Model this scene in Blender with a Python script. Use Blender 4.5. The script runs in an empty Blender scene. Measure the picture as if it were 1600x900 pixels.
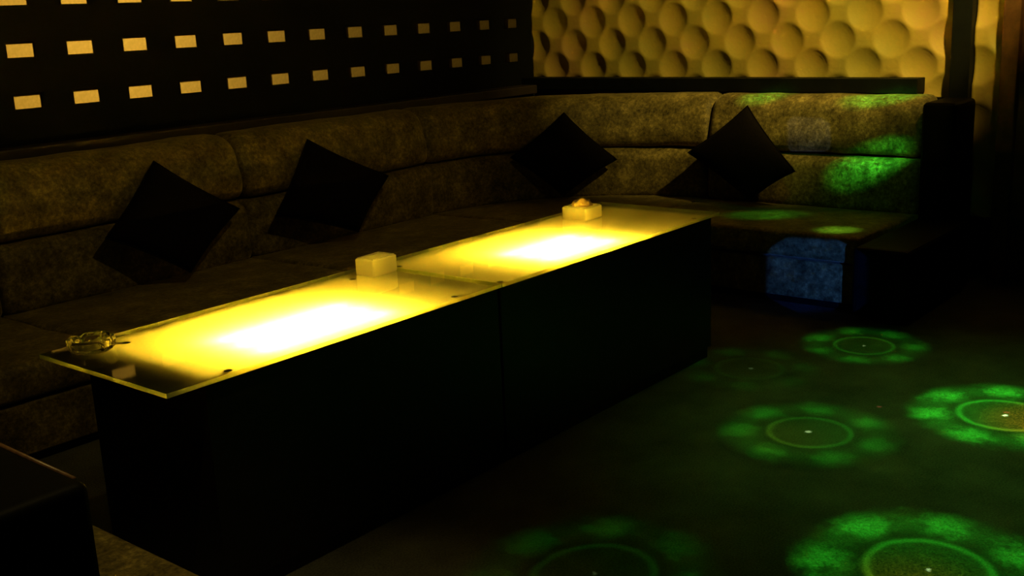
import bpy, bmesh, math, random
from mathutils import Vector, Matrix, noise
random.seed(4)
sc = bpy.context.scene
COL = sc.collection

# ------------------------------------------------------------------ camera
cam_d = bpy.data.cameras.new('camera'); cam = bpy.data.objects.new('camera', cam_d); COL.objects.link(cam)
FW = Vector((0.74372407, 0.62337461, -0.24140961)); RT = Vector((0.6334559, -0.77256048, -0.04340417)); UP = Vector((0.21356058, 0.12064162, 0.96945215))
cam.matrix_world = Matrix(((RT.x, UP.x, -FW.x, 0), (RT.y, UP.y, -FW.y, 0), (RT.z, UP.z, -FW.z, 1.45), (0, 0, 0, 1)))
cam_d.sensor_fit = 'HORIZONTAL'; cam_d.sensor_width = 36.0; cam_d.lens = 1721.63 / 1600 * 36; cam_d.clip_start = 0.02
sc.camera = cam
# ------------------------------------------------------------------ world, exposure
w = bpy.data.worlds.new('world'); sc.world = w; w.use_nodes = True
w.node_tree.nodes['Background'].inputs[0].default_value = (0, 0, 0, 1)
vs = sc.view_settings; vs.view_transform = 'Standard'; vs.look = 'None'; vs.gamma = 1.0; vs.use_curve_mapping = False; vs.exposure = 0.0
sc.cycles.use_denoising = True
sc.cycles.sample_clamp_indirect = 0.0
# light levels (watts / emission strengths)
TUBE_STRENGTH = 400.0          # lamp tubes inside the two tables
CORRIDOR_LAMP = 29.0         # lamp in the passage behind the lattice wall
WALL_SPOT = 310.0             # amber ceiling downlight on the relief wall
NEAR_FILL = 34.0              # dim unseen fill added over the near sofa
SOFA_FILL = 24.0              # dim unseen fill added for the long sofa
BEAM = 300.0                   # one full-strength beam of the party projector
CEIL = 2.95
XB, YA = 5.95, 4.721          # wall planes

# ------------------------------------------------------------------ node helpers
class V:
    """value socket with arithmetic"""
    def __init__(s, nt, sock): s.nt = nt; s.k = sock
    def _op(s, op, *a):
        n = s.nt.nodes.new('ShaderNodeMath'); n.operation = op
        for i, x in enumerate((s,) + a):
            if isinstance(x, V): s.nt.links.new(x.k, n.inputs[i])
            else: n.inputs[i].default_value = x
        return V(s.nt, n.outputs[0])
    def __add__(s, o): return s._op('ADD', o)
    def __sub__(s, o): return s._op('SUBTRACT', o)
    def __mul__(s, o): return s._op('MULTIPLY', o)
    def __truediv__(s, o): return s._op('DIVIDE', o)
    def __pow__(s, o): return s._op('POWER', o)
    def sqrt(s): return s._op('SQRT')
    def cos(s): return s._op('COSINE')
    def abs(s): return s._op('ABSOLUTE')
    def exp(s): return s._op('EXPONENT')
    def max(s, o): return s._op('MAXIMUM', o)
    def min(s, o): return s._op('MINIMUM', o)
    def atan2(s, o): return s._op('ARCTAN2', o)
    def step(s, a, b):          # smoothstep a..b
        n = s.nt.nodes.new('ShaderNodeMapRange'); n.interpolation_type = 'SMOOTHSTEP'
        s.nt.links.new(s.k, n.inputs[0]); n.inputs[1].default_value = a; n.inputs[2].default_value = b
        n.inputs[3].default_value = 0; n.inputs[4].default_value = 1
        return V(s.nt, n.outputs[0])
def new_mat(name):
    m = bpy.data.materials.new(name); m.use_nodes = True; nt = m.node_tree; nt.nodes.clear()
    out = nt.nodes.new('ShaderNodeOutputMaterial'); return m, nt, out
def principled(nt, out, **kw):
    b = nt.nodes.new('ShaderNodeBsdfPrincipled')
    for k, v in kw.items():
        b.inputs[k.replace('_', ' ')].default_value = (*v, 1) if isinstance(v, tuple) else v
    nt.links.new(b.outputs[0], out.inputs[0]); return b
def coords(nt, which='Object'):
    return nt.nodes.new('ShaderNodeTexCoord').outputs[which]
def noise_tex(nt, vec, scale, detail=4, rough=.6, stretch=None):
    if stretch:
        mp = nt.nodes.new('ShaderNodeMapping'); nt.links.new(vec, mp.inputs[0]); mp.inputs['Scale'].default_value = stretch; vec = mp.outputs[0]
    n = nt.nodes.new('ShaderNodeTexNoise'); n.inputs['Scale'].default_value = scale; n.inputs['Detail'].default_value = detail; n.inputs['Roughness'].default_value = rough
    nt.links.new(vec, n.inputs[0]); return n.outputs[0]
def ramp(nt, fac, stops):
    r = nt.nodes.new('ShaderNodeValToRGB'); nt.links.new(fac, r.inputs[0]); el = r.color_ramp.elements
    while len(el) < len(stops): el.new(0.5)
    for e, (p, c) in zip(el, stops): e.position = p; e.color = (*c, 1)
    return r.outputs[0]
def bump(nt, b, height, strength, dist):
    n = nt.nodes.new('ShaderNodeBump'); n.inputs['Strength'].default_value = strength; n.inputs['Distance'].default_value = dist
    nt.links.new(height, n.inputs['Height']); nt.links.new(n.outputs[0], b.inputs['Normal'])
def simple(name, col, rough=.6, grain=30, var=.25, bmp=.0, **kw):
    m, nt, out = new_mat(name); b = principled(nt, out, Roughness=rough, **kw)
    f = noise_tex(nt, coords(nt), grain)
    lo = tuple(c * (1 - var) for c in col); hi = tuple(c * (1 + var) for c in col)
    nt.links.new(ramp(nt, f, [(.3, lo), (.7, hi)]), b.inputs['Base Color'])
    if bmp: bump(nt, b, f, bmp, .005)
    return m
def velvet(name, dark, light, sheen):
    m, nt, out = new_mat(name); b = principled(nt, out, Roughness=.55)
    c = coords(nt)
    f1 = noise_tex(nt, c, 9, 6, .7); f2 = noise_tex(nt, c, 55, 5, .75)
    mix = V(nt, f1) * .5 + V(nt, f2) * .5
    nt.links.new(ramp(nt, mix.k, [(.38, dark), (.52, tuple((a + b_) / 2.6 for a, b_ in zip(dark, light))), (.64, light)]), b.inputs['Base Color'])
    b.inputs['Sheen Weight'].default_value = sheen; b.inputs['Sheen Roughness'].default_value = .35
    b.inputs['Sheen Tint'].default_value = (1, .85, .5, 1)
    b.inputs['Specular IOR Level'].default_value = .25
    bump(nt, b, mix.k, .5, .012)
    return m
M = {}
M['velvet'] = velvet('crushed_velvet', (.05, .037, .010), (.48, .36, .11), .35)
M['black_leather'] = simple('black_leather', (.0025, .0022, .0022), .6, 60, .3, .1, Specular_IOR_Level=.12)
M['pillow'] = simple('dark_pillow_cloth', (.006, .004, .0035), .9, 90, .3, .15, Specular_IOR_Level=.08)
M['table_black'] = simple('black_table_panel', (.010, .008, .006), .42, 12, .25)
M['table_inside'] = simple('table_interior', (.12, .08, .03), .7, 12, .2)
M['black_wall'] = simple('black_lattice_board', (.003, .003, .0025), .7, 14, .25, Specular_IOR_Level=.1)
M['ledge'] = simple('dark_ledge_wood', (.03, .018, .012), .55, 16, .3)
M['ledge_black'] = simple('black_ledge', (.005, .006, .005), .6, 16, .3, Specular_IOR_Level=.12)
M['passage'] = simple('passage_paint', (.05, .04, .02), .9, 6, .2)
M['ceiling'] = simple('dark_ceiling_paint', (.02, .02, .02), .9, 6, .2)
M['dark_wall'] = simple('dark_wall_paint', (.02, .018, .014), .85, 6, .2)
m, nt, out = new_mat('gold_relief_plaster'); b = principled(nt, out, Roughness=.6); c = coords(nt)
mx = V(nt, noise_tex(nt, c, 2.2, 2, .5)) * .75 + V(nt, noise_tex(nt, c, 30, 4, .7)) * .25  # broad hue noise paints patches of differently coloured light into the base colour
nt.links.new(ramp(nt, mx.k, [(.36, (.42, .33, .055)), (.5, (.52, .36, .06)), (.64, (.54, .32, .09))]), b.inputs['Base Color']); bump(nt, b, noise_tex(nt, c, 70, 4, .7), .25, .004)
M['relief'] = m
M['door_wood'] = simple('dark_red_wood', (.12, .045, .014), .5, 20, .4)
M['ceramic'] = simple('cream_ceramic', (.80, .72, .52), .25, 12, .05)
M['tissue'] = simple('beige_tissue', (.72, .52, .34), .9, 25, .1, .1)
M['rubber'] = simple('black_rubber', (.012, .012, .010), .6, 40, .2)
M['metal'] = simple('dark_fixture_metal', (.05, .05, .05), .35, 40, .2, Metallic=.7)
M['piping'] = simple('brown_edge_piping', (.20, .10, .05), .35, 60, .4)
# carpet
m, nt, out = new_mat('dark_carpet'); b = principled(nt, out, Roughness=.9); c = coords(nt)
f1 = noise_tex(nt, c, 4, 5, .6); f2 = noise_tex(nt, c, 160, 3, .7); mx = V(nt, f1) * .45 + V(nt, f2) * .55
nt.links.new(ramp(nt, mx.k, [(.35, (.05, .05, .042)), (.65, (.17, .17, .14))]), b.inputs['Base Color'])
bump(nt, b, f2, .6, .006); b.inputs['Specular IOR Level'].default_value = .15
M['carpet'] = m
# amber frosted pane of the lattice
m, nt, out = new_mat('amber_frosted_pane'); c = coords(nt)
t = nt.nodes.new('ShaderNodeBsdfTranslucent'); f = noise_tex(nt, c, 60, 3, .6)
nt.links.new(ramp(nt, f, [(.3, (.80, .50, .09)), (.7, (.98, .63, .14))]), t.inputs[0])
nt.links.new(t.outputs[0], out.inputs[0]); M['pane'] = m
# clear green-tinted glass: straight-through with surface reflection
m, nt, out = new_mat('clear_glass'); tr = nt.nodes.new('ShaderNodeBsdfTransparent'); tr.inputs[0].default_value = (.97, .99, .93, 1)
gl = nt.nodes.new('ShaderNodeBsdfGlossy'); gl.inputs['Roughness'].default_value = .03
lw = nt.nodes.new('ShaderNodeLayerWeight'); lw.inputs[0].default_value = .5; frv = V(nt, lw.outputs['Facing']) ** 5 * .95 + .04
mixs = nt.nodes.new('ShaderNodeMixShader'); nt.links.new(frv.k, mixs.inputs[0]); nt.links.new(tr.outputs[0], mixs.inputs[1]); nt.links.new(gl.outputs[0], mixs.inputs[2])
nt.links.new(mixs.outputs[0], out.inputs[0]); M['glass'] = m
# ground glass edge
m, nt, out = new_mat('ground_glass_edge'); t = nt.nodes.new('ShaderNodeBsdfTranslucent'); t.inputs[0].default_value = (.95, 1.0, .6, 1)
d = nt.nodes.new('ShaderNodeBsdfDiffuse'); d.inputs[0].default_value = (.75, .85, .45, 1)
mixs = nt.nodes.new('ShaderNodeMixShader'); mixs.inputs[0].default_value = .4; nt.links.new(t.outputs[0], mixs.inputs[1]); nt.links.new(d.outputs[0], mixs.inputs[2])
nt.links.new(mixs.outputs[0], out.inputs[0]); M['glass_edge'] = m
# frosted underside film
m, nt, out = new_mat('frosted_film'); t = nt.nodes.new('ShaderNodeBsdfTranslucent'); c = coords(nt)
nt.links.new(ramp(nt, noise_tex(nt, c, 120, 3, .6), [(.3, (.86, .84, .72)), (.7, (.95, .93, .82))]), t.inputs[0])
d = nt.nodes.new('ShaderNodeBsdfDiffuse'); d.inputs[0].default_value = (.10, .12, .07, 1)
mixs = nt.nodes.new('ShaderNodeMixShader'); mixs.inputs[0].default_value = .2; nt.links.new(t.outputs[0], mixs.inputs[1]); nt.links.new(d.outputs[0], mixs.inputs[2])
nt.links.new(mixs.outputs[0], out.inputs[0]); M['film'] = m
# real crystal for the ashtray
m, nt, out = new_mat('cut_glass'); principled(nt, out, Base_Color=(.95, .97, .93), Roughness=.03, IOR=1.5, Transmission_Weight=1.0); M['crystal'] = m
m, nt, out = new_mat('milky_acrylic'); t = nt.nodes.new('ShaderNodeBsdfTranslucent'); t.inputs[0].default_value = (.99, .98, .93, 1)
pb = nt.nodes.new('ShaderNodeBsdfPrincipled'); pb.inputs['Roughness'].default_value = .3
nt.links.new(ramp(nt, noise_tex(nt, coords(nt), 20), [(.3, (.92, .89, .78)), (.7, (.96, .94, .86))]), pb.inputs['Base Color'])
mixs = nt.nodes.new('ShaderNodeMixShader'); mixs.inputs[0].default_value = .75; nt.links.new(pb.outputs[0], mixs.inputs[1]); nt.links.new(t.outputs[0], mixs.inputs[2])
nt.links.new(mixs.outputs[0], out.inputs[0]); M['acrylic'] = m
def emissive(name, col, strength):
    m, nt, out = new_mat(name); e = nt.nodes.new('ShaderNodeEmission'); e.inputs[0].default_value = (*col, 1); e.inputs[1].default_value = strength
    nt.links.new(e.outputs[0], out.inputs[0]); return m
M['tube'] = emissive('yellow_lamp_tube', (1, .58, .024), TUBE_STRENGTH)
M['lens'] = emissive('projector_lens', (.2, 1, .2), 1.0)
M['amber_lens'] = emissive('amber_lamp_lens', (1, .7, .2), 4.0)

# ------------------------------------------------------------------ object helpers
def link(name, me, mat, parent=None, smooth=False):
    o = bpy.data.objects.new(name, me); COL.objects.link(o)
    mats = mat if isinstance(mat, (list, tuple)) else [mat]
    for k in mats: me.materials.append(M[k])
    if smooth:
        for p in me.polygons: p.use_smooth = True
    if parent: o.parent = parent
    return o
def bmobj(name, bm, mat, parent=None, smooth=False):
    me = bpy.data.meshes.new(name); bmesh.ops.recalc_face_normals(bm, faces=bm.faces); bm.to_mesh(me); bm.free()
    return link(name, me, mat, parent, smooth)
def tag(o, label=None, cat=None, group=None, kind=None):
    if label: o['label'] = label
    if cat: o['category'] = cat
    if group: o['group'] = group
    if kind: o['kind'] = kind
    return o
def empty(name, loc=(0, 0, 0)):
    o = bpy.data.objects.new(name, None); COL.objects.link(o); o.location = loc; o.empty_display_size = .05; return o
def put(o, parent):
    """parent while keeping world coordinates of the mesh data (parent has translation only)"""
    o.parent = parent; o.location = o.location - parent.location; return o
def box_bm(x0, x1, y0, y1, z0, z1, bev=0, seg=2):
    bm = bmesh.new(); bmesh.ops.create_cube(bm, size=1)
    for v in bm.verts: v.co = Vector(((x0 + x1) / 2 + v.co.x * (x1 - x0), (y0 + y1) / 2 + v.co.y * (y1 - y0), (z0 + z1) / 2 + v.co.z * (z1 - z0)))
    if bev: bmesh.ops.bevel(bm, geom=bm.edges[:], offset=bev, segments=seg, affect='EDGES', profile=.6)
    return bm
def box(name, x0, x1, y0, y1, z0, z1, mat, parent=None, bev=0, seg=2):
    o = bmobj(name, box_bm(x0, x1, y0, y1, z0, z1, bev, seg), mat)
    if parent: put(o, parent)
    return o
def lathe_bm(prof, n=32, center=(0, 0, 0), squish=None):
    bm = bmesh.new(); rings = []
    for r, z in prof:
        if r < 1e-5: rings.append([bm.verts.new((center[0], center[1], center[2] + z))])
        else: rings.append([bm.verts.new((center[0] + r * math.cos(a), center[1] + r * math.sin(a), center[2] + z)) for a in (2 * math.pi * k / n for k in range(n))])
    for A, B in zip(rings, rings[1:]):
        for k in range(n):
            a0, a1 = A[k % len(A)], A[(k + 1) % len(A)]; b0, b1 = B[k % len(B)], B[(k + 1) % len(B)]
            q = [a0, a1, b1, b0]; u = []
            for v in q:
                if v not in u: u.append(v)
            if len(u) >= 3:
                try: bm.faces.new(u)
                except ValueError: pass
    return bm
def tube_bm(pts, r, n=8, closed=False):
    bm = bmesh.new(); rings = []; L = len(pts); pts = [Vector(p) for p in pts]
    for i, p in enumerate(pts):
        a = pts[(i - 1) % L] if (closed or i > 0) else p; c = pts[(i + 1) % L] if (closed or i < L - 1) else p
        d = (c - a).normalized(); s = d.cross(Vector((0.13, .21, 1))).normalized(); t = d.cross(s)
        rings.append([bm.verts.new(p + r * (math.cos(q) * s + math.sin(q) * t)) for q in (2 * math.pi * k / n for k in range(n))])
    for i in range(L if closed else L - 1):
        A, B = rings[i], rings[(i + 1) % L]
        for k in range(n): bm.faces.new((A[k], A[(k + 1) % n], B[(k + 1) % n], B[k]))
    if not closed:
        bm.faces.new(rings[0][::-1]); bm.faces.new(rings[-1])
    return bm

# ------------------------------------------------------------------ room shell
X0, Y0 = -1.3, -1.9
tag(box('floor', X0, XB + .2, Y0, YA + 1.5, -.1, 0, 'carpet'), 'dark carpet floor with green light patterns on it', kind='structure')
tag(box('ceiling', X0, XB + .2, Y0, YA + 1.5, CEIL, CEIL + .1, 'ceiling'), 'dark ceiling above the frame', kind='structure')
tag(box('wall_right', X0, XB + .2, Y0 - .1, Y0, 0, CEIL, 'dark_wall'), 'dark wall out of frame on the right', kind='structure')
tag(box('wall_front', X0 - .1, X0, Y0, YA + 1.5, 0, CEIL, 'dark_wall'), 'dark wall behind the camera', kind='structure')

# lattice wall on the left: board with real rectangular openings, amber panes set into them
PX, PZ, CW, CH = .2773, .2181, .121, .058
COL0, ROW0 = 2.409, 1.6063
xs = [(COL0 + i * PX - CW / 2, COL0 + i * PX + CW / 2) for i in range(-2, 13)]
zs = [(ROW0 + j * PZ - CH / 2, ROW0 + j * PZ + CH / 2) for j in (-2, -1, 0, 1)]
xc = [X0] + [v for p in xs for v in p] + [XB]; zc = [0] + [v for p in zs for v in p] + [CEIL]
bm = bmesh.new(); T = .012
vf = {}
def gv(i, k, y):
    if (i, k, y) not in vf: vf[(i, k, y)] = bm.verts.new((xc[i], y, zc[k]))
    return vf[(i, k, y)]
hole = lambda i, k: i % 2 == 1 and k % 2 == 1 and 0 < i < len(xc) - 2 and 0 < k < len(zc) - 2
for i in range(len(xc) - 1):
    for k in range(len(zc) - 1):
        if hole(i, k):
            for (a, b_) in (((i, k), (i + 1, k)), ((i + 1, k), (i + 1, k + 1)), ((i + 1, k + 1), (i, k + 1)), ((i, k + 1), (i, k))):
                bm.faces.new((gv(*a, YA), gv(*b_, YA), gv(*b_, YA + T), gv(*a, YA + T)))
        else:
            for y in (YA, YA + T): bm.faces.new((gv(i, k, y), gv(i + 1, k, y), gv(i + 1, k + 1, y), gv(i, k + 1, y)))
wl = tag(bmobj('wall_left', bm, 'black_wall'), 'black lattice wall with rows of amber lit rectangular openings', kind='structure')
pane_me = None
for (xa, xb_) in xs:
    for (za, zb) in zs:
        if pane_me is None:
            bmp = box_bm(-CW / 2 - .004, CW / 2 + .004, -.003, .003, -CH / 2 - .004, CH / 2 + .004)
            # frosted sheet: keep it a single translucent layer with a bevelled rim look
            pane_me = bpy.data.meshes.new('pane')
            bmesh.ops.delete(bmp, geom=[f for f in bmp.faces if abs(f.normal.y) < .5 or f.normal.y > .5], context='FACES')
            bmp.to_mesh(pane_me); bmp.free(); pane_me.materials.append(M['pane'])
        o = bpy.data.objects.new('pane', pane_me); COL.objects.link(o); o.parent = wl
        o.location = ((xa + xb_) / 2, YA + .003, (za + zb) / 2); o.rotation_euler = (0, random.uniform(-.012, .012), 0)
# passage behind the lattice with its lamp
tag(box('wall_passage', X0, XB + .2, YA + 1.4, YA + 1.5, 0, CEIL, 'passage'), 'wall of the passage behind the lattice', kind='structure')
lm = empty('passage_lamp', (2.80, YA + .95, CEIL)); tag(lm, 'amber pendant lamp in the passage behind the lattice wall', 'lamp')
put(bmobj('cord', tube_bm([(2.80, YA + .95, CEIL), (2.80, YA + .95, 1.75)], .006), 'metal'), lm)
put(bmobj('lamp_shade', lathe_bm([(.03, .05), (.10, -.02), (.12, -.10), (.115, -.10), (.095, -.02), (.025, .045)], 24, (2.80, YA + .95, 1.72)), 'metal', smooth=True), lm)
ld = bpy.data.lights.new('bulb', 'POINT'); ld.energy = CORRIDOR_LAMP; ld.color = (1, .80, .34); ld.shadow_soft_size = .05
lo = bpy.data.objects.new('bulb', ld); COL.objects.link(lo); lo.location = (2.80, YA + .95, 1.58); put(lo, lm)

# back wall with dimpled relief panels
tag(box('wall_back', XB + .03, XB + .2, Y0, YA + 1.5, 0, CEIL, 'dark_wall'), 'back wall carrying the gold dimpled relief panels', kind='structure')
wb = bpy.data.objects['wall_back']
DP, DR = .300, .1435          # dimple pitch along the wall, row step
def relief_h(y, z):
    r0 = round((z - 1.09) / DR); best = 9
    for r in (r0 - 1, r0, r0 + 1):
        off = .5 * DP if r % 2 else 0
        cy = round((y - 2.115 - off) / DP) * DP + 2.115 + off; cz = 1.09 + r * DR
        best = min(best, math.hypot(y - cy, z - cz))
    t = min(best / .101, 1.0)
    h = -.025 * (1 - t * t) if t < 1 else 0
    h += .0011 * math.cos(best * 2 * math.pi / .019)
    return h
def relief_panel(y0, y1, z0, z1, step, label):
    ny = max(2, int((y1 - y0) / step)); nz = int((z1 - z0) / step); V_ = []; F = []
    for j in range(nz + 1):
        for i in range(ny + 1):
            y = y0 + (y1 - y0) * i / ny; z = z0 + (z1 - z0) * j / nz
            V_.append((XB - relief_h(y, z), y, z))
    for j in range(nz):
        for i in range(ny):
            a = j * (ny + 1) + i; F.append((a, a + ny + 1, a + ny + 2, a + 1))
    # closed back so that the panel is a solid board
    n0 = len(V_); V_ += [(XB + .03, y0, z0), (XB + .03, y1, z0), (XB + .03, y1, z1), (XB + .03, y0, z1)]
    F += [(n0, n0 + 1, n0 + 2, n0 + 3)]
    F.append([i for i in range(ny + 1)] + [n0 + 1, n0]); F.append([nz * (ny + 1) + i for i in range(ny, -1, -1)] + [n0 + 3, n0 + 2])
    F.append([j * (ny + 1) for j in range(nz, -1, -1)] + [n0, n0 + 3]); F.append([j * (ny + 1) + ny for j in range(nz + 1)] + [n0 + 2, n0 + 1])
    me = bpy.data.meshes.new('relief_panel'); me.from_pydata(V_, [], F); me.update()
    o = link('relief_panel', me, 'relief', wb)
    for p in me.polygons[:ny * nz]: p.use_smooth = True
    o['label'] = label
    return o
relief_panel(1.94, YA - .002, .86, CEIL, .0095, 'gold dimpled relief panel above the sofa')
relief_panel(1.685, 1.835, .30, CEIL, .0095, 'narrow gold dimpled relief panel beside the dark door frame')
tag(box('trim_1', XB - .05, XB + .03, 1.838, 1.935, 0, CEIL, 'ledge_black', bev=.004), 'black vertical post between the two relief panels', kind='structure')
tag(box('trim_2', XB - .02, XB + .03, 1.685, 1.835, 0, .30, 'ledge_black', bev=.004), 'black skirting under the narrow relief panel', kind='structure')
tag(box('trim_3', XB - .12, XB, 2.075, YA, .952, 1.03, 'ledge_black', bev=.005), 'black ledge on the back wall above the sofa', kind='structure')
tag(box('trim_4', X0, XB - .12, YA - .13, YA, .93, .985, 'ledge', bev=.006), 'dark brown ledge along the lattice wall', kind='structure')
# door at the right edge of the frame
dr = empty('door_1', (XB, 1.2, 0)); tag(dr, 'dark reddish door beside the narrow relief panel', kind='structure')
box('door_frame', XB - .07, XB + .03, 1.60, 1.682, 0, 2.2, 'door_wood', dr, .004)
box('door_frame', XB - .07, XB + .03, .62, .70, 0, 2.2, 'door_wood', dr, .004)
box('door_frame', XB - .07, XB + .03, .62, 1.682, 2.2, 2.28, 'ledge_black', dr, .004)
box('door_leaf', XB - .03, XB + .03, .70, 1.60, 0, 2.2, 'door_wood', dr, .004)
put(bmobj('door_handle', tube_bm([(XB - .03, .78, 1.0), (XB - .08, .78, 1.0), (XB - .08, .90, 1.0)], .009), 'metal', smooth=True), dr)
tag(box('wall_back_flank', XB, XB + .03, Y0, .62, 0, CEIL, 'dark_wall'), 'dark plain stretch of the back wall beyond the door', kind='structure')

# ------------------------------------------------------------------ sofa
AC = Vector((4.5, 3.2)); RF = .378
def path(part):
    """returns f(t in metres along front line) -> (origin xy, outward dir xy), length"""
    kind = part[0]
    if kind == 'A':
        x0, x1 = part[1:]
        return (lambda t: (Vector((x0 + t, AC.y + RF)), Vector((0, 1)))), x1 - x0
    if kind == 'arc':
        return (lambda t: (AC + RF * Vector((math.cos(math.pi / 2 - t), math.sin(math.pi / 2 - t))), Vector((math.cos(math.pi / 2 - t), math.sin(math.pi / 2 - t))))), math.pi / 2
    if kind == 'B':
        y0, y1 = part[1:]
        return (lambda t: (Vector((AC.x + RF, y0 - t)), Vector((1, 0)))), y0 - y1
def round_poly(pts, r, n=4):
    out = []; L = len(pts); P = [Vector(p) for p in pts]
    for i in range(L):
        p, a, c = P[i], P[i - 1], P[(i + 1) % L]; rr = r[i] if isinstance(r, (list, tuple)) else r
        da = (a - p); dc = (c - p); rr = min(rr, da.length * .48, dc.length * .48)
        s, e = p + da.normalized() * rr, p + dc.normalized() * rr
        for k in range(n + 1):
            t = k / n; out.append((1 - t) ** 2 * s + 2 * t * (1 - t) * p + t * t * e)
    # add points along long edges for soft unevenness
    res = []
    for i, p in enumerate(out):
        q = out[(i + 1) % len(out)]; m_ = max(1, int((q - p).length / .06))
        for k in range(m_): res.append(p + (q - p) * k / m_)
    return res
def sweep(name, part, prof, mat, parent, rnd=.035, wob=.006, seed=0, step=.06, gap=.0015):
    f, L = path(part); sec = round_poly(*prof); cen = sum(sec, Vector((0, 0))) / len(sec)
    scale = 1.0 if part[0] != 'arc' else .6       # arc parameter is an angle; nominal radius for spacing
    ends = [0, .15, .35, .65, 1.0]
    st = [(gap + rnd * e, rnd * (1 - math.sqrt(max(0, 1 - (1 - e) ** 2)))) for e in ends]
    n = max(2, int((L * (1 if scale == 1 else 1.0) - 2 * rnd) / step))
    if part[0] == 'arc':
        n = 22; st = [(a / 1.0, s) for a, s in st]
    mid = [(st[-1][0] + (L - 2 * st[-1][0]) * k / n, 0) for k in range(1, n)]
    allst = st + mid + [(L - a, s) for a, s in st[::-1]]
    bm = bmesh.new(); rings = []
    for (t, sh) in allst:
        o, d = f(t); ring = []
        for q in sec:
            v = q - cen; l = v.length; v = v * (max(l - sh, .001) / l) + cen
            P = Vector((o.x + d.x * v.x, o.y + d.y * v.x, v.y))
            nz = noise.noise(P * 3.1 + Vector((seed * 7.3, 0, 0))) + .5 * noise.noise(P * 8.3 + Vector((0, seed * 3.1, 0)))
            dv = (v - cen).normalized() * nz * wob
            P += Vector((d.x * dv.x, d.y * dv.x, dv.y)); ring.append(bm.verts.new(P))
        rings.append(ring)
    for A_, B_ in zip(rings, rings[1:]):
        for k in range(len(sec)): bm.faces.new((A_[k], A_[(k + 1) % len(sec)], B_[(k + 1) % len(sec)], B_[k]))
    bm.faces.new(rings[0]); bm.faces.new(rings[-1][::-1])
    o = bmobj(name, bm, mat, smooth=True); put(o, parent); return o
SEAT = ([(0, .238), (0, .365), (.30, .37), (.80, .355), (.80, .238)], [.03, .05, .1, .02, .02])
BASE = ([(.02, .04), (.02, .228), (.85, .228), (.85, .04)], [.008, .015, .01, .01])
PLINTH = ([(.05, 0), (.05, .05), (.83, .05), (.83, 0)], .004)
LOWER = ([(.735, .345), (.735, .60), (.79, .642), (.98, .642), (.98, .345)], [.04, .07, .05, .03, .02])
UPPER = ([(.765, .645), (.745, .72), (.79, .90), (.87, .95), (1.0, .95), (1.0, .645)], [.05, .09, .09, .06, .02, .02])
BACK = ([(.985, .04), (1.003, .93), (1.055, .93), (1.055, .04)], .006)
def sofa_section(part, loc, label, seed):
    e = empty('sofa_section', loc); tag(e, label, 'sofa', 'sections of the corner sofa')
    sweep('plinth', part, PLINTH, 'black_leather', e, .004, 0, seed, .3)
    sweep('base', part, BASE, 'velvet', e, .01, .002, seed)
    sweep('seat_cushion', part, SEAT, 'velvet', e, .035, .007, seed)
    sweep('lower_back_cushion', part, LOWER, 'velvet', e, .04, .008, seed + 1)
    sweep('upper_back_cushion', part, UPPER, 'velvet', e, .045, .009, seed + 2)
    sweep('back_panel', part, BACK, 'black_leather', e, .004, 0, seed, .3)
    return e
sofa_section(('A', 1.30, 1.98), (1.64, 4.0, 0), 'brown velvet sofa section at the left edge of the frame', 1)
sofa_section(('A', 1.98, 3.22), (2.6, 4.0, 0), 'brown velvet sofa section behind the crystal ashtray, below the brightest openings', 2)
sofa_section(('A', 3.22, 4.5), (3.86, 4.0, 0), 'brown velvet sofa section behind the plain cream box', 3)
sofa_section(('arc',), (5.2, 3.9, 0), 'curved brown velvet sofa section in the room corner', 4)
e = sofa_section(('B', 3.2, 1.97), (5.4, 2.6, 0), 'brown velvet sofa section under the relief wall with green and blue light on it', 5)
# black leather end of that section: low arm and tall rear block
box('armrest', 4.78, 5.62, 1.70, 1.965, .02, .345, 'black_leather', e, .03, 3)
box('armrest_back', 5.60, 5.93, 1.80, 1.965, .02, .93, 'black_leather', e, .03, 3)

# near sofa at the lower left corner of the frame, facing the table end
ns = empty('sofa_section', (.85, 2.1, 0)); tag(ns, 'sofa section in the lower left corner with black back and velvet seat', 'sofa')
def near_block(name, x0, x1, y0, y1, z0, z1, mat, bev):
    bm = box_bm(x0, x1, y0, y1, z0, z1, bev, 4); o = bmobj(name, bm, mat, smooth=True); put(o, ns); return o
near_block('plinth', .58, 1.12, 1.42, 2.9, 0, .05, 'black_leather', .004)
near_block('base', .56, 1.15, 1.38, 2.92, .045, .235, 'velvet', .012)
near_block('seat_cushion', .66, 1.16, 1.37, 2.93, .238, .362, 'velvet', .03)
near_block('backrest', .54, .705, 1.365, 2.93, .20, .85, 'black_leather', .018)
put(bmobj('piping', tube_bm([(.700, 1.40, .846), (.702, 1.7, .848), (.700, 2.1, .847), (.701, 2.5, .848), (.7, 2.9, .847)], .004), 'piping', smooth=True), ns)

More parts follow.
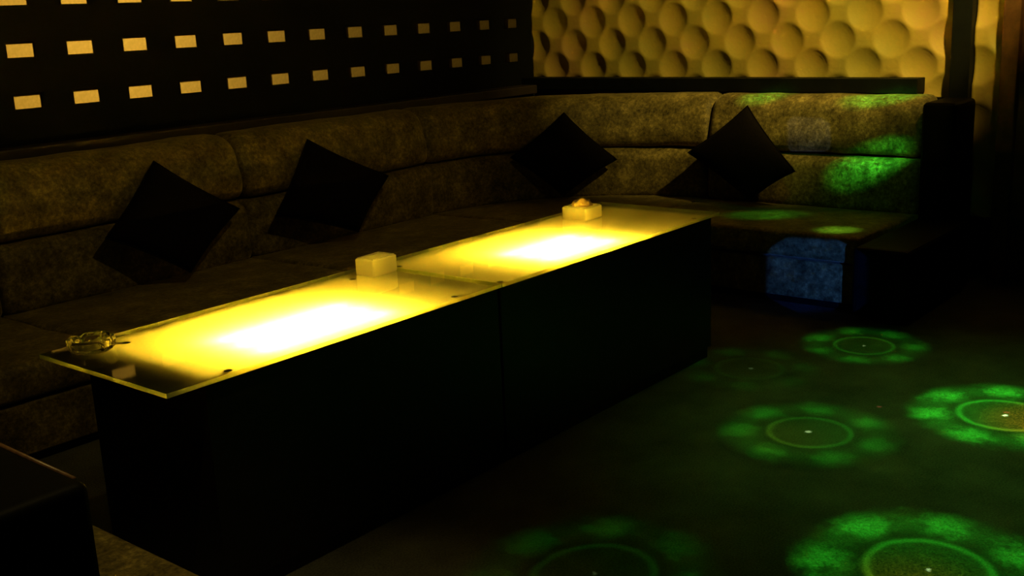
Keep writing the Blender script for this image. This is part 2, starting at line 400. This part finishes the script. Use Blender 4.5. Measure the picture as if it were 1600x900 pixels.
# ------------------------------------------------------------------ scatter pillows
def pillow(corners, label, thick, nrm):
    T_, R_, B_, L_ = [Vector(c) for c in corners]; c0 = (T_ + R_ + B_ + L_) / 4
    nrm = Vector(nrm).normalized(); n = 18
    def pt(u, v, side):
        # bilinear square TL-corner order: T, R, B, L around
        a, b_ = (u + 1) / 2, (v + 1) / 2
        # pull edges in between corners for the pinched outline
        k = .055
        uu = u * (1 - k * (1 - v * v)); vv = v * (1 - k * (1 - u * u))
        a, b_ = (uu + 1) / 2, (vv + 1) / 2
        P = T_ * (1 - a) * (1 - b_) + R_ * a * (1 - b_) + B_ * a * b_ + L_ * (1 - a) * b_
        h = thick * ((1 - u * u) * (1 - v * v)) ** .42
        wr = .006 * noise.noise(Vector((u * 2.2 + corners[0][0] * 5, v * 2.2, side))) * (1 - u * u) * (1 - v * v)
        return P + nrm * side * (h + wr)
    bm = bmesh.new(); g = {}
    for s in (1, -1):
        for i in range(n + 1):
            for j in range(n + 1):
                u, v = -1 + 2 * i / n, -1 + 2 * j / n
                edge = i in (0, n) or j in (0, n)
                key = (i, j, 0 if edge else s)
                if key not in g: g[key] = bm.verts.new(pt(u, v, 0 if edge else s) - c0)
    for s in (1, -1):
        K = lambda i, j: g[(i, j, 0 if (i in (0, n) or j in (0, n)) else s)]
        for i in range(n):
            for j in range(n):
                bm.faces.new((K(i, j), K(i + 1, j), K(i + 1, j + 1), K(i, j + 1)))
    e = empty('scatter_pillow', c0); tag(e, label, 'pillow', 'dark scatter pillows on the corner sofa')
    bmobj('cover', bm, 'pillow', e, smooth=True)
    rim = [(i, 0) for i in range(n)] + [(n, j) for j in range(n)] + [(n - i, n) for i in range(n)] + [(0, n - j) for j in range(n)]
    bmobj('piping', tube_bm([pt(-1 + 2 * i / n, -1 + 2 * j / n, 0) - c0 for i, j in rim], .004, 6, True), 'pillow', e, smooth=True)
    return e
nA = (0.05, -1, .28); nB = (-1, -.05, .3); nC = (-.8, -.75, .32)
pillow([(2.721, 4.3, .89), (3.088, 4.22, .625), (2.71, 4.1, .415), (2.389, 4.2, .616)], 'dark pillow on its corner behind the crystal ashtray, leftmost of the four', .075, nA)
pillow([(3.595, 4.3, .886), (4.057, 4.22, .644), (3.724, 4.12, .412), (3.274, 4.2, .56)], 'dark pillow directly behind the plain cream box, second from the left', .075, nA)
pillow([(5.312, 3.988, .863), (5.428, 3.692, .583), (5.116, 3.864, .40), (4.98, 4.14, .63)], 'dark pillow in the curved sofa corner behind the tissue box', .075, nC)
pillow([(5.61, 2.934, .896), (5.49, 2.587, .564), (5.38, 2.794, .410), (5.49, 3.245, .636)], 'dark pillow under the relief wall next to the green light', .075, nB)

# ------------------------------------------------------------------ lit glass tables
ZT, YF, YB = .617, 2.2155, 2.808
def light_table(gx0, gx1, bx0, bx1, lx0, lx1, ly, label, inner=None):
    e = empty('light_table', ((gx0 + gx1) / 2, (YF + YB) / 2, 0)); tag(e, label, 'table', 'lit glass tables')
    top = ZT - .012 - .005          # top of the body: the glass rests on pads
    y0, y1 = YF + .014, YB - .035; t = .014
    box('front_panel', bx0, bx1, y0, y0 + t, .05, top, 'table_black', e, .002)
    box('rear_panel', bx0, bx1, y1 - t, y1, .05, top, 'table_black', e, .002)
    box('end_panel', bx0, bx0 + t, y0 + t, y1 - t, .05, top, 'table_black', e, .002)
    box('end_panel', bx1 - t, bx1, y0 + t, y1 - t, .05, top, 'table_black', e, .002)
    if inner: box('light_baffle', bx0 + .05, bx0 + .05 + t, y0 + t, y1 - t, ZT - .21, top, 'table_black', e, .002)  # unseen divider added to keep lamp light off the glass overhang
    if inner: box('light_baffle', inner, inner + t, y0 + t, y1 - t, ZT - .21, top, 'table_black', e, .002)
    box('plinth', bx0 + .01, bx1 - .01, y0 + .012, y1 - .012, 0, .05, 'table_black', e, .002)
    box('lamp_tray', bx0 + t, bx1 - t, y0 + t, y1 - t, ZT - .21, ZT - .20, 'table_inside', e)
    # lamp tube with two holders
    for dy in (-.09, 0, .09):
        put(bmobj('lamp_tube', tube_bm([(lx0, ly + dy, ZT - .052), (lx1, ly + dy, ZT - .052)], .013, 12), 'tube', smooth=True), e)
    for x in (lx0, lx1): box('lamp_holder', x - .010, x + .010, ly - .115, ly + .115, ZT - .20, ZT - .066, 'rubber', e)
    # glass pane: clear top and bottom, ground edges
    bm = box_bm(gx0, gx1, YF, YB, ZT - .012, ZT)
    bmesh.ops.recalc_face_normals(bm, faces=bm.faces)
    for f_ in bm.faces: f_.material_index = 0 if abs(f_.normal.z) > .5 else 1
    bmesh.ops.delete(bm, geom=[f_ for f_ in bm.faces if f_.normal.z < -.5], context='FACES_ONLY')   # the film below closes the slab
    gl_ = put(bmobj('glass_top', bm, ['glass', 'glass_edge']), e)
    bm = bmesh.new(); bmesh.ops.create_grid(bm, x_segments=1, y_segments=1, size=.5)
    for v in bm.verts: v.co = Vector(((gx0 + gx1) / 2 + v.co.x * (gx1 - gx0), (YF + YB) / 2 + v.co.y * (YB - YF), ZT - .012))
    put(bmobj('frosted_film', bm, 'film'), e)
    for x in (bx0 + (.10 if inner else .05), bx1 - (.16 if inner else .07)):
        for y in (y0 + .04, y1 - .04):
            box('pad_bracket', x - .012, x + .012, *((y0 + t, y + .012) if y < 2.5 else (y - .012, y1 - t)), top - .006, top, 'table_black', e)
            put(bmobj('glass_pad', lathe_bm([(0, 0), (.011, 0), (.011, .005), (0, .005)], 16, (x, y, top)), 'rubber'), e)
    return e
XM = 2.5934
light_table(1.3604, XM - .002, 1.475, XM - .006, 1.72, 2.19, 2.42, 'near black table with glowing yellow glass top carrying the crystal ashtray', XM - .10)
light_table(XM + .002, 3.9989, XM + .006, 3.955, 2.97, 3.38, 2.42, 'far black table with glowing yellow glass top reaching towards the back sofa')

# ------------------------------------------------------------------ things on the tables
# crystal ashtray
ae = empty('ashtray', (1.462, 2.715, ZT)); tag(ae, 'round crystal glass ashtray at the dark end of the near table', 'ashtray')
prof = [(0, 0), (.050, 0), (.058, .006), (.062, .030), (.061, .036), (.052, .036), (.046, .028), (.043, .013), (0, .011)]
bm = lathe_bm(prof, 36)
for v in bm.verts:
    a = math.atan2(v.co.y, v.co.x); r = math.hypot(v.co.x, v.co.y)
    if v.co.z > .025:
        k = max(0, math.cos(a * 4)) ** 10; v.co.z -= .010 * k
    if r > .055: s = 1 + .03 * math.cos(a * 12); v.co.x *= s; v.co.y *= s
bmobj('bowl', bm, 'crystal', ae, smooth=False)
# plain cream box
def cream_box(loc, rot, w_, d_, h_, label, cat, name):
    e = empty(name, (loc[0], loc[1], ZT)); e.rotation_euler = (0, 0, rot); tag(e, label, cat)
    bm = box_bm(-w_ / 2, w_ / 2, -d_ / 2, d_ / 2, 0, h_, .007, 3); bmesh.ops.delete(bm, geom=[f_ for f_ in bm.faces if f_.calc_center_median().z < .0005], context='FACES'); bmobj('body', bm, 'acrylic', e, smooth=True)
    # raised rim around the recessed top
    for (a, b_, c_, dd) in ((-w_ / 2 + .006, w_ / 2 - .006, -d_ / 2 + .006, -d_ / 2 + .013), (-w_ / 2 + .006, w_ / 2 - .006, d_ / 2 - .013, d_ / 2 - .006),
                           (-w_ / 2 + .006, -w_ / 2 + .013, -d_ / 2 + .013, d_ / 2 - .013), (w_ / 2 - .013, w_ / 2 - .006, -d_ / 2 + .013, d_ / 2 - .013)):
        bmobj('rim', box_bm(a, b_, c_, dd, h_ - .004, h_ + .003, .001, 1), 'acrylic', e)
    return e
cb = cream_box((2.500, 2.690), .06, .118, .085, .058, 'cream rectangular box where the two glass tops meet', 'box', 'table_box')
tb = cream_box((3.640, 2.655), .0, .120, .120, .052, 'cream box with a beige crumpled tissue on the far table', 'tissue box', 'tissue_box')
bm = bmesh.new(); bmesh.ops.create_icosphere(bm, subdivisions=4, radius=1)
for v in bm.verts:
    p = v.co.copy(); k = noise.noise(p * 2.3) * .22 + abs(noise.noise(p * 4.7)) * .18
    v.co = Vector((p.x * .043 * (1 + k), p.y * .038 * (1 + k), .05 + max(-.004, p.z * .030 * (1 + k))))
bmobj('tissue', bm, 'tissue', tb, smooth=True)

# ------------------------------------------------------------------ lights of the room, with added fill
def aim(o, target):
    d = (Vector(target) - o.matrix_world.translation) if o.parent else Vector(target) - o.location
    o.rotation_euler = d.to_track_quat('-Z', 'Y').to_euler()
# amber downlight
SP = Vector((4.85, 1.0, CEIL - .03))
sp = empty('ceiling_spot', SP); tag(sp, 'amber ceiling downlight aimed at the relief wall', 'lamp')
bmobj('housing', lathe_bm([(0, .03), (.06, .03), (.06, -.06), (.05, -.06), (.05, .0), (0, .0)], 24), 'metal', sp, smooth=False)
ld = bpy.data.lights.new('spot_beam', 'SPOT'); ld.energy = WALL_SPOT; ld.color = (1, .76, .17); ld.shadow_soft_size = .05; ld.spot_size = math.radians(64); ld.spot_blend = .55
lo = bpy.data.objects.new('spot_beam', ld); COL.objects.link(lo); lo.location = SP + Vector((0, 0, -.065)); aim(lo, (XB, 2.22, 2.02)); put(lo, sp)

# two weak warm fill lights, added out of view to brighten the sofas
def downlight(pos, target, energy, cone, label):
    e = empty('ceiling_spot', pos); tag(e, label, 'lamp')
    bmobj('housing', lathe_bm([(0, .03), (.06, .03), (.06, -.06), (.05, -.06), (.05, .0), (0, .0)], 24), 'metal', e, smooth=False)
    ld = bpy.data.lights.new('spot_beam', 'SPOT'); ld.energy = energy; ld.color = (1, .76, .22); ld.shadow_soft_size = .05; ld.spot_size = math.radians(cone); ld.spot_blend = .8
    lo = bpy.data.objects.new('spot_beam', ld); COL.objects.link(lo); lo.location = Vector(pos) + Vector((0, 0, -.065)); aim(lo, target); put(lo, e)
downlight((1.05, 1.55, CEIL - .03), (1.05, 1.75, 0), NEAR_FILL, 46, 'added dim warm fill light above the near sofa, out of frame')
downlight((2.5, 1.5, CEIL - .03), (2.9, 4.3, .80), SOFA_FILL, 74, 'added dim warm fill light aimed at the long sofa, out of frame')

# party projector: a ball of lenses, each throwing a rosette
PJ = Vector((3.75, 1.45, CEIL - .22))
pj = empty('party_projector', PJ + Vector((0, 0, .22))); tag(pj, 'multi-lens party light projector hanging from the ceiling', 'projector')
put(bmobj('mount', lathe_bm([(0, .22), (.05, .22), (.05, .20), (.015, .19), (.015, .10), (0, .10)], 20, PJ), 'metal'), pj)
put(bmobj('ball', lathe_bm([(.0, .11)] + [(.11 * math.sin(a), .11 * math.cos(a)) for a in (math.pi * k / 14 for k in range(1, 14))] + [(0, -.11)], 28, PJ), 'metal', smooth=True), pj)
def beam(target, half_deg, gain, col, style, spin=0.0, red=0.0, seed=0.0, squash=1.0, src=None):
    PJ, pj = src or PROJ
    ld = bpy.data.lights.new('beam', 'SPOT'); ld.energy = BEAM * gain; ld.color = col; ld.shadow_soft_size = .004
    ld.spot_size = math.radians(half_deg * 2.3); ld.spot_blend = .05
    lo = bpy.data.objects.new('beam', ld); COL.objects.link(lo)
    d = (Vector(target) - PJ).normalized(); lo.location = PJ + d * .125; aim(lo, target); put(lo, pj)
    ld.use_nodes = True; nt = ld.node_tree; em = nt.nodes['Emission']
    g = nt.nodes.new('ShaderNodeTexCoord'); sx = nt.nodes.new('ShaderNodeSeparateXYZ'); nt.links.new(g.outputs['Normal'], sx.inputs[0])
    x, y, z = (V(nt, sx.outputs[k]) for k in range(3)); k = math.tan(math.radians(half_deg))
    az = z.abs().max(.01); u = x / az / k; v = y / az / (k * squash)
    cb_ = nt.nodes.new('ShaderNodeCombineXYZ'); nt.links.new(u.k, cb_.inputs[0]); nt.links.new(v.k, cb_.inputs[1]); cb_.inputs[2].default_value = seed
    nz = V(nt, noise_tex(nt, cb_.outputs[0], 6, 4, .65)); nf = V(nt, noise_tex(nt, cb_.outputs[0], 34, 4, .75))
    if style == 'rosette':
        r = (u * u + v * v).sqrt() + (nz - .5) * .22; th = v.atan2(u) + spin
        pet = ((th * 7 + (nz - .5) * 5.0).cos() + .55).max(0) * .8
        ring_zone = r.step(.48, .80) * (r * -1).step(-1.12, -.74)
        petals = (pet * .75 + .25) * ring_zone * (nf.step(.32, .62) * .75 + .25)
        rr = (u * u + v * v).sqrt() + (nz - .5) * .05; rg = (rr - .47) / .035; ring = (rg * rg * -1).exp() * .55
        rg2 = (r - .42) / .05; web = ((nf - .5).abs() * -1).step(-.03, -.004) * (rr * -1).step(-.47, -.40) * .45
        dot = (r * -1).step(-.035, -.012) * 3.0
        halo = (r * -1).step(-1.1, -.5) * .05
        val = petals + ring + web + dot + halo
        cc = nt.nodes.new('ShaderNodeCombineColor')
        rv = ((u - .15) * (u - .15) + (v - .35) * (v - .35)).sqrt()
        redv = (rv * -1).step(-.75, -.1) * red * (ring * 1.2 + web * 2 + petals * .5) + dot * .6
        nt.links.new((redv + val * .04).k, cc.inputs[0]); nt.links.new((val * (1.0)).k, cc.inputs[1]); nt.links.new((val * .03 + dot * .4).k, cc.inputs[2])
        nt.links.new(cc.outputs[0], em.inputs['Color'])
    elif style == 'window':
        val = (u.abs() * -1).step(-1.0, -.85) * (v.abs() * -1).step(-1.0, -.9) * (nz.step(.25, .6) * .7 + .3)
        nt.links.new(val.k, em.inputs['Strength'])
    elif style == 'patch':
        r = (u * u + v * v).sqrt() + (nz - .5) * .5; val = (r * -1).step(-1.0, -.35) * (nf.step(.35, .7) * 1.0 + .15) * (nz.step(.3, .6) * .9 + .1); nt.links.new(val.k, em.inputs['Strength'])
    elif style == 'wash':
        r = (u * u + v * v).sqrt(); val = (r * -1).step(-1.0, -.05) * (nz * .6 + .7); nt.links.new(val.k, em.inputs['Strength'])
    elif style == 'dot':
        r = (u * u + v * v).sqrt(); val = (r * -1).step(-1.0, -.3); nt.links.new(val.k, em.inputs['Strength'])
    # lens on the ball
    ln = bmobj('lens', lathe_bm([(0, .004), (.010, .003), (.016, 0), (.016, -.01), (0, -.01)], 14), 'lens', smooth=True)
    ln.location = PJ + d * .109; ln.rotation_euler = d.to_track_quat('Z', 'Y').to_euler(); put(ln, pj)
G = (1, 1, 1)
BL = Vector((1.2, -1.3, .62))
bl = empty('beam_light', (BL.x, BL.y, 0)); tag(bl, 'small blue beam light on a floor stand out of frame', 'lamp')
put(bmobj('stand', lathe_bm([(0, 0), (.12, 0), (.12, .015), (.012, .03), (.012, .52), (0, .52)], 20, (BL.x, BL.y, 0)), 'metal'), bl)
put(bmobj('head', lathe_bm([(.0, .11)] + [(.11 * math.sin(a), .11 * math.cos(a)) for a in (math.pi * k / 10 for k in range(1, 10))] + [(0, -.11)], 20, BL), 'metal', smooth=True), bl)
BLUE = (BL, bl); PROJ = (PJ, pj)
beam((3.386, 1.523, 0), 6.3, .95, G, 'rosette', .2, .25, 1.3)
beam((4.431, 1.755, 0), 5.4, .8, G, 'rosette', .9, .05, 2.1)
beam((3.90, 1.03, 0), 6.8, 3.8, G, 'rosette', .5, 1.0, 3.7)
beam((2.66, .86, 0), 6.6, 2.6, G, 'rosette', .1, .5, 4.2)
beam((2.15, 1.56, 0), 6.0, .25, G, 'rosette', .1, .1, 5.2)
beam((3.90, 2.02, 0), 6.0, .12, G, 'rosette', .7, .1, 6.2)
GR = (.07, 1.0, .08)
beam((5.234, 2.62, .37), 5.5, 1.2, GR, 'patch', seed=7.2, squash=.55)
beam((5.02, 2.14, .37), 3.0, 3.0, (.30, 1.0, .08), 'patch', seed=8.2, squash=.7)
beam((5.64, 2.24, .59), 5.2, 4.5, GR, 'patch', seed=9.2, squash=.42)
beam((5.74, 2.22, .95), 5.6, 4.0, GR, 'patch', seed=10.2, squash=.38)
beam((5.74, 2.88, .95), 3.8, 3.0, GR, 'patch', seed=11.2, squash=.5)
beam((4.88, 2.195, .17), 2.0, 2.4, (.03, .14, 1.0), 'window', seed=3.1, squash=1.05, src=BLUE)
beam((5.66, 2.60, .74), 1.0, .9, (.35, .45, 1.0), 'window', seed=5.1, src=BLUE)
beam((3.6, 1.0, 0), 32, .17, (.30, 1.0, .12), 'wash', seed=1.7)
beam((5.5, 2.4, .6), 16, .06, (.30, 1.0, .15), 'wash', seed=2.7)
beam((5.93, 2.93, 1.30), .25, .5, (1, .15, .08), 'dot')
beam((3.93, 1.03, 0), .3, 1.5, (1, .15, .08), 'dot')
beam((3.75, 1.42, 0), .25, .8, (1, .25, .15), 'dot')
beam((5.02, 2.2, .37), .25, 1.0, (1, .3, .15), 'dot')
beam((5.72, 2.60, .93), .25, .8, (1, .5, .3), 'dot')
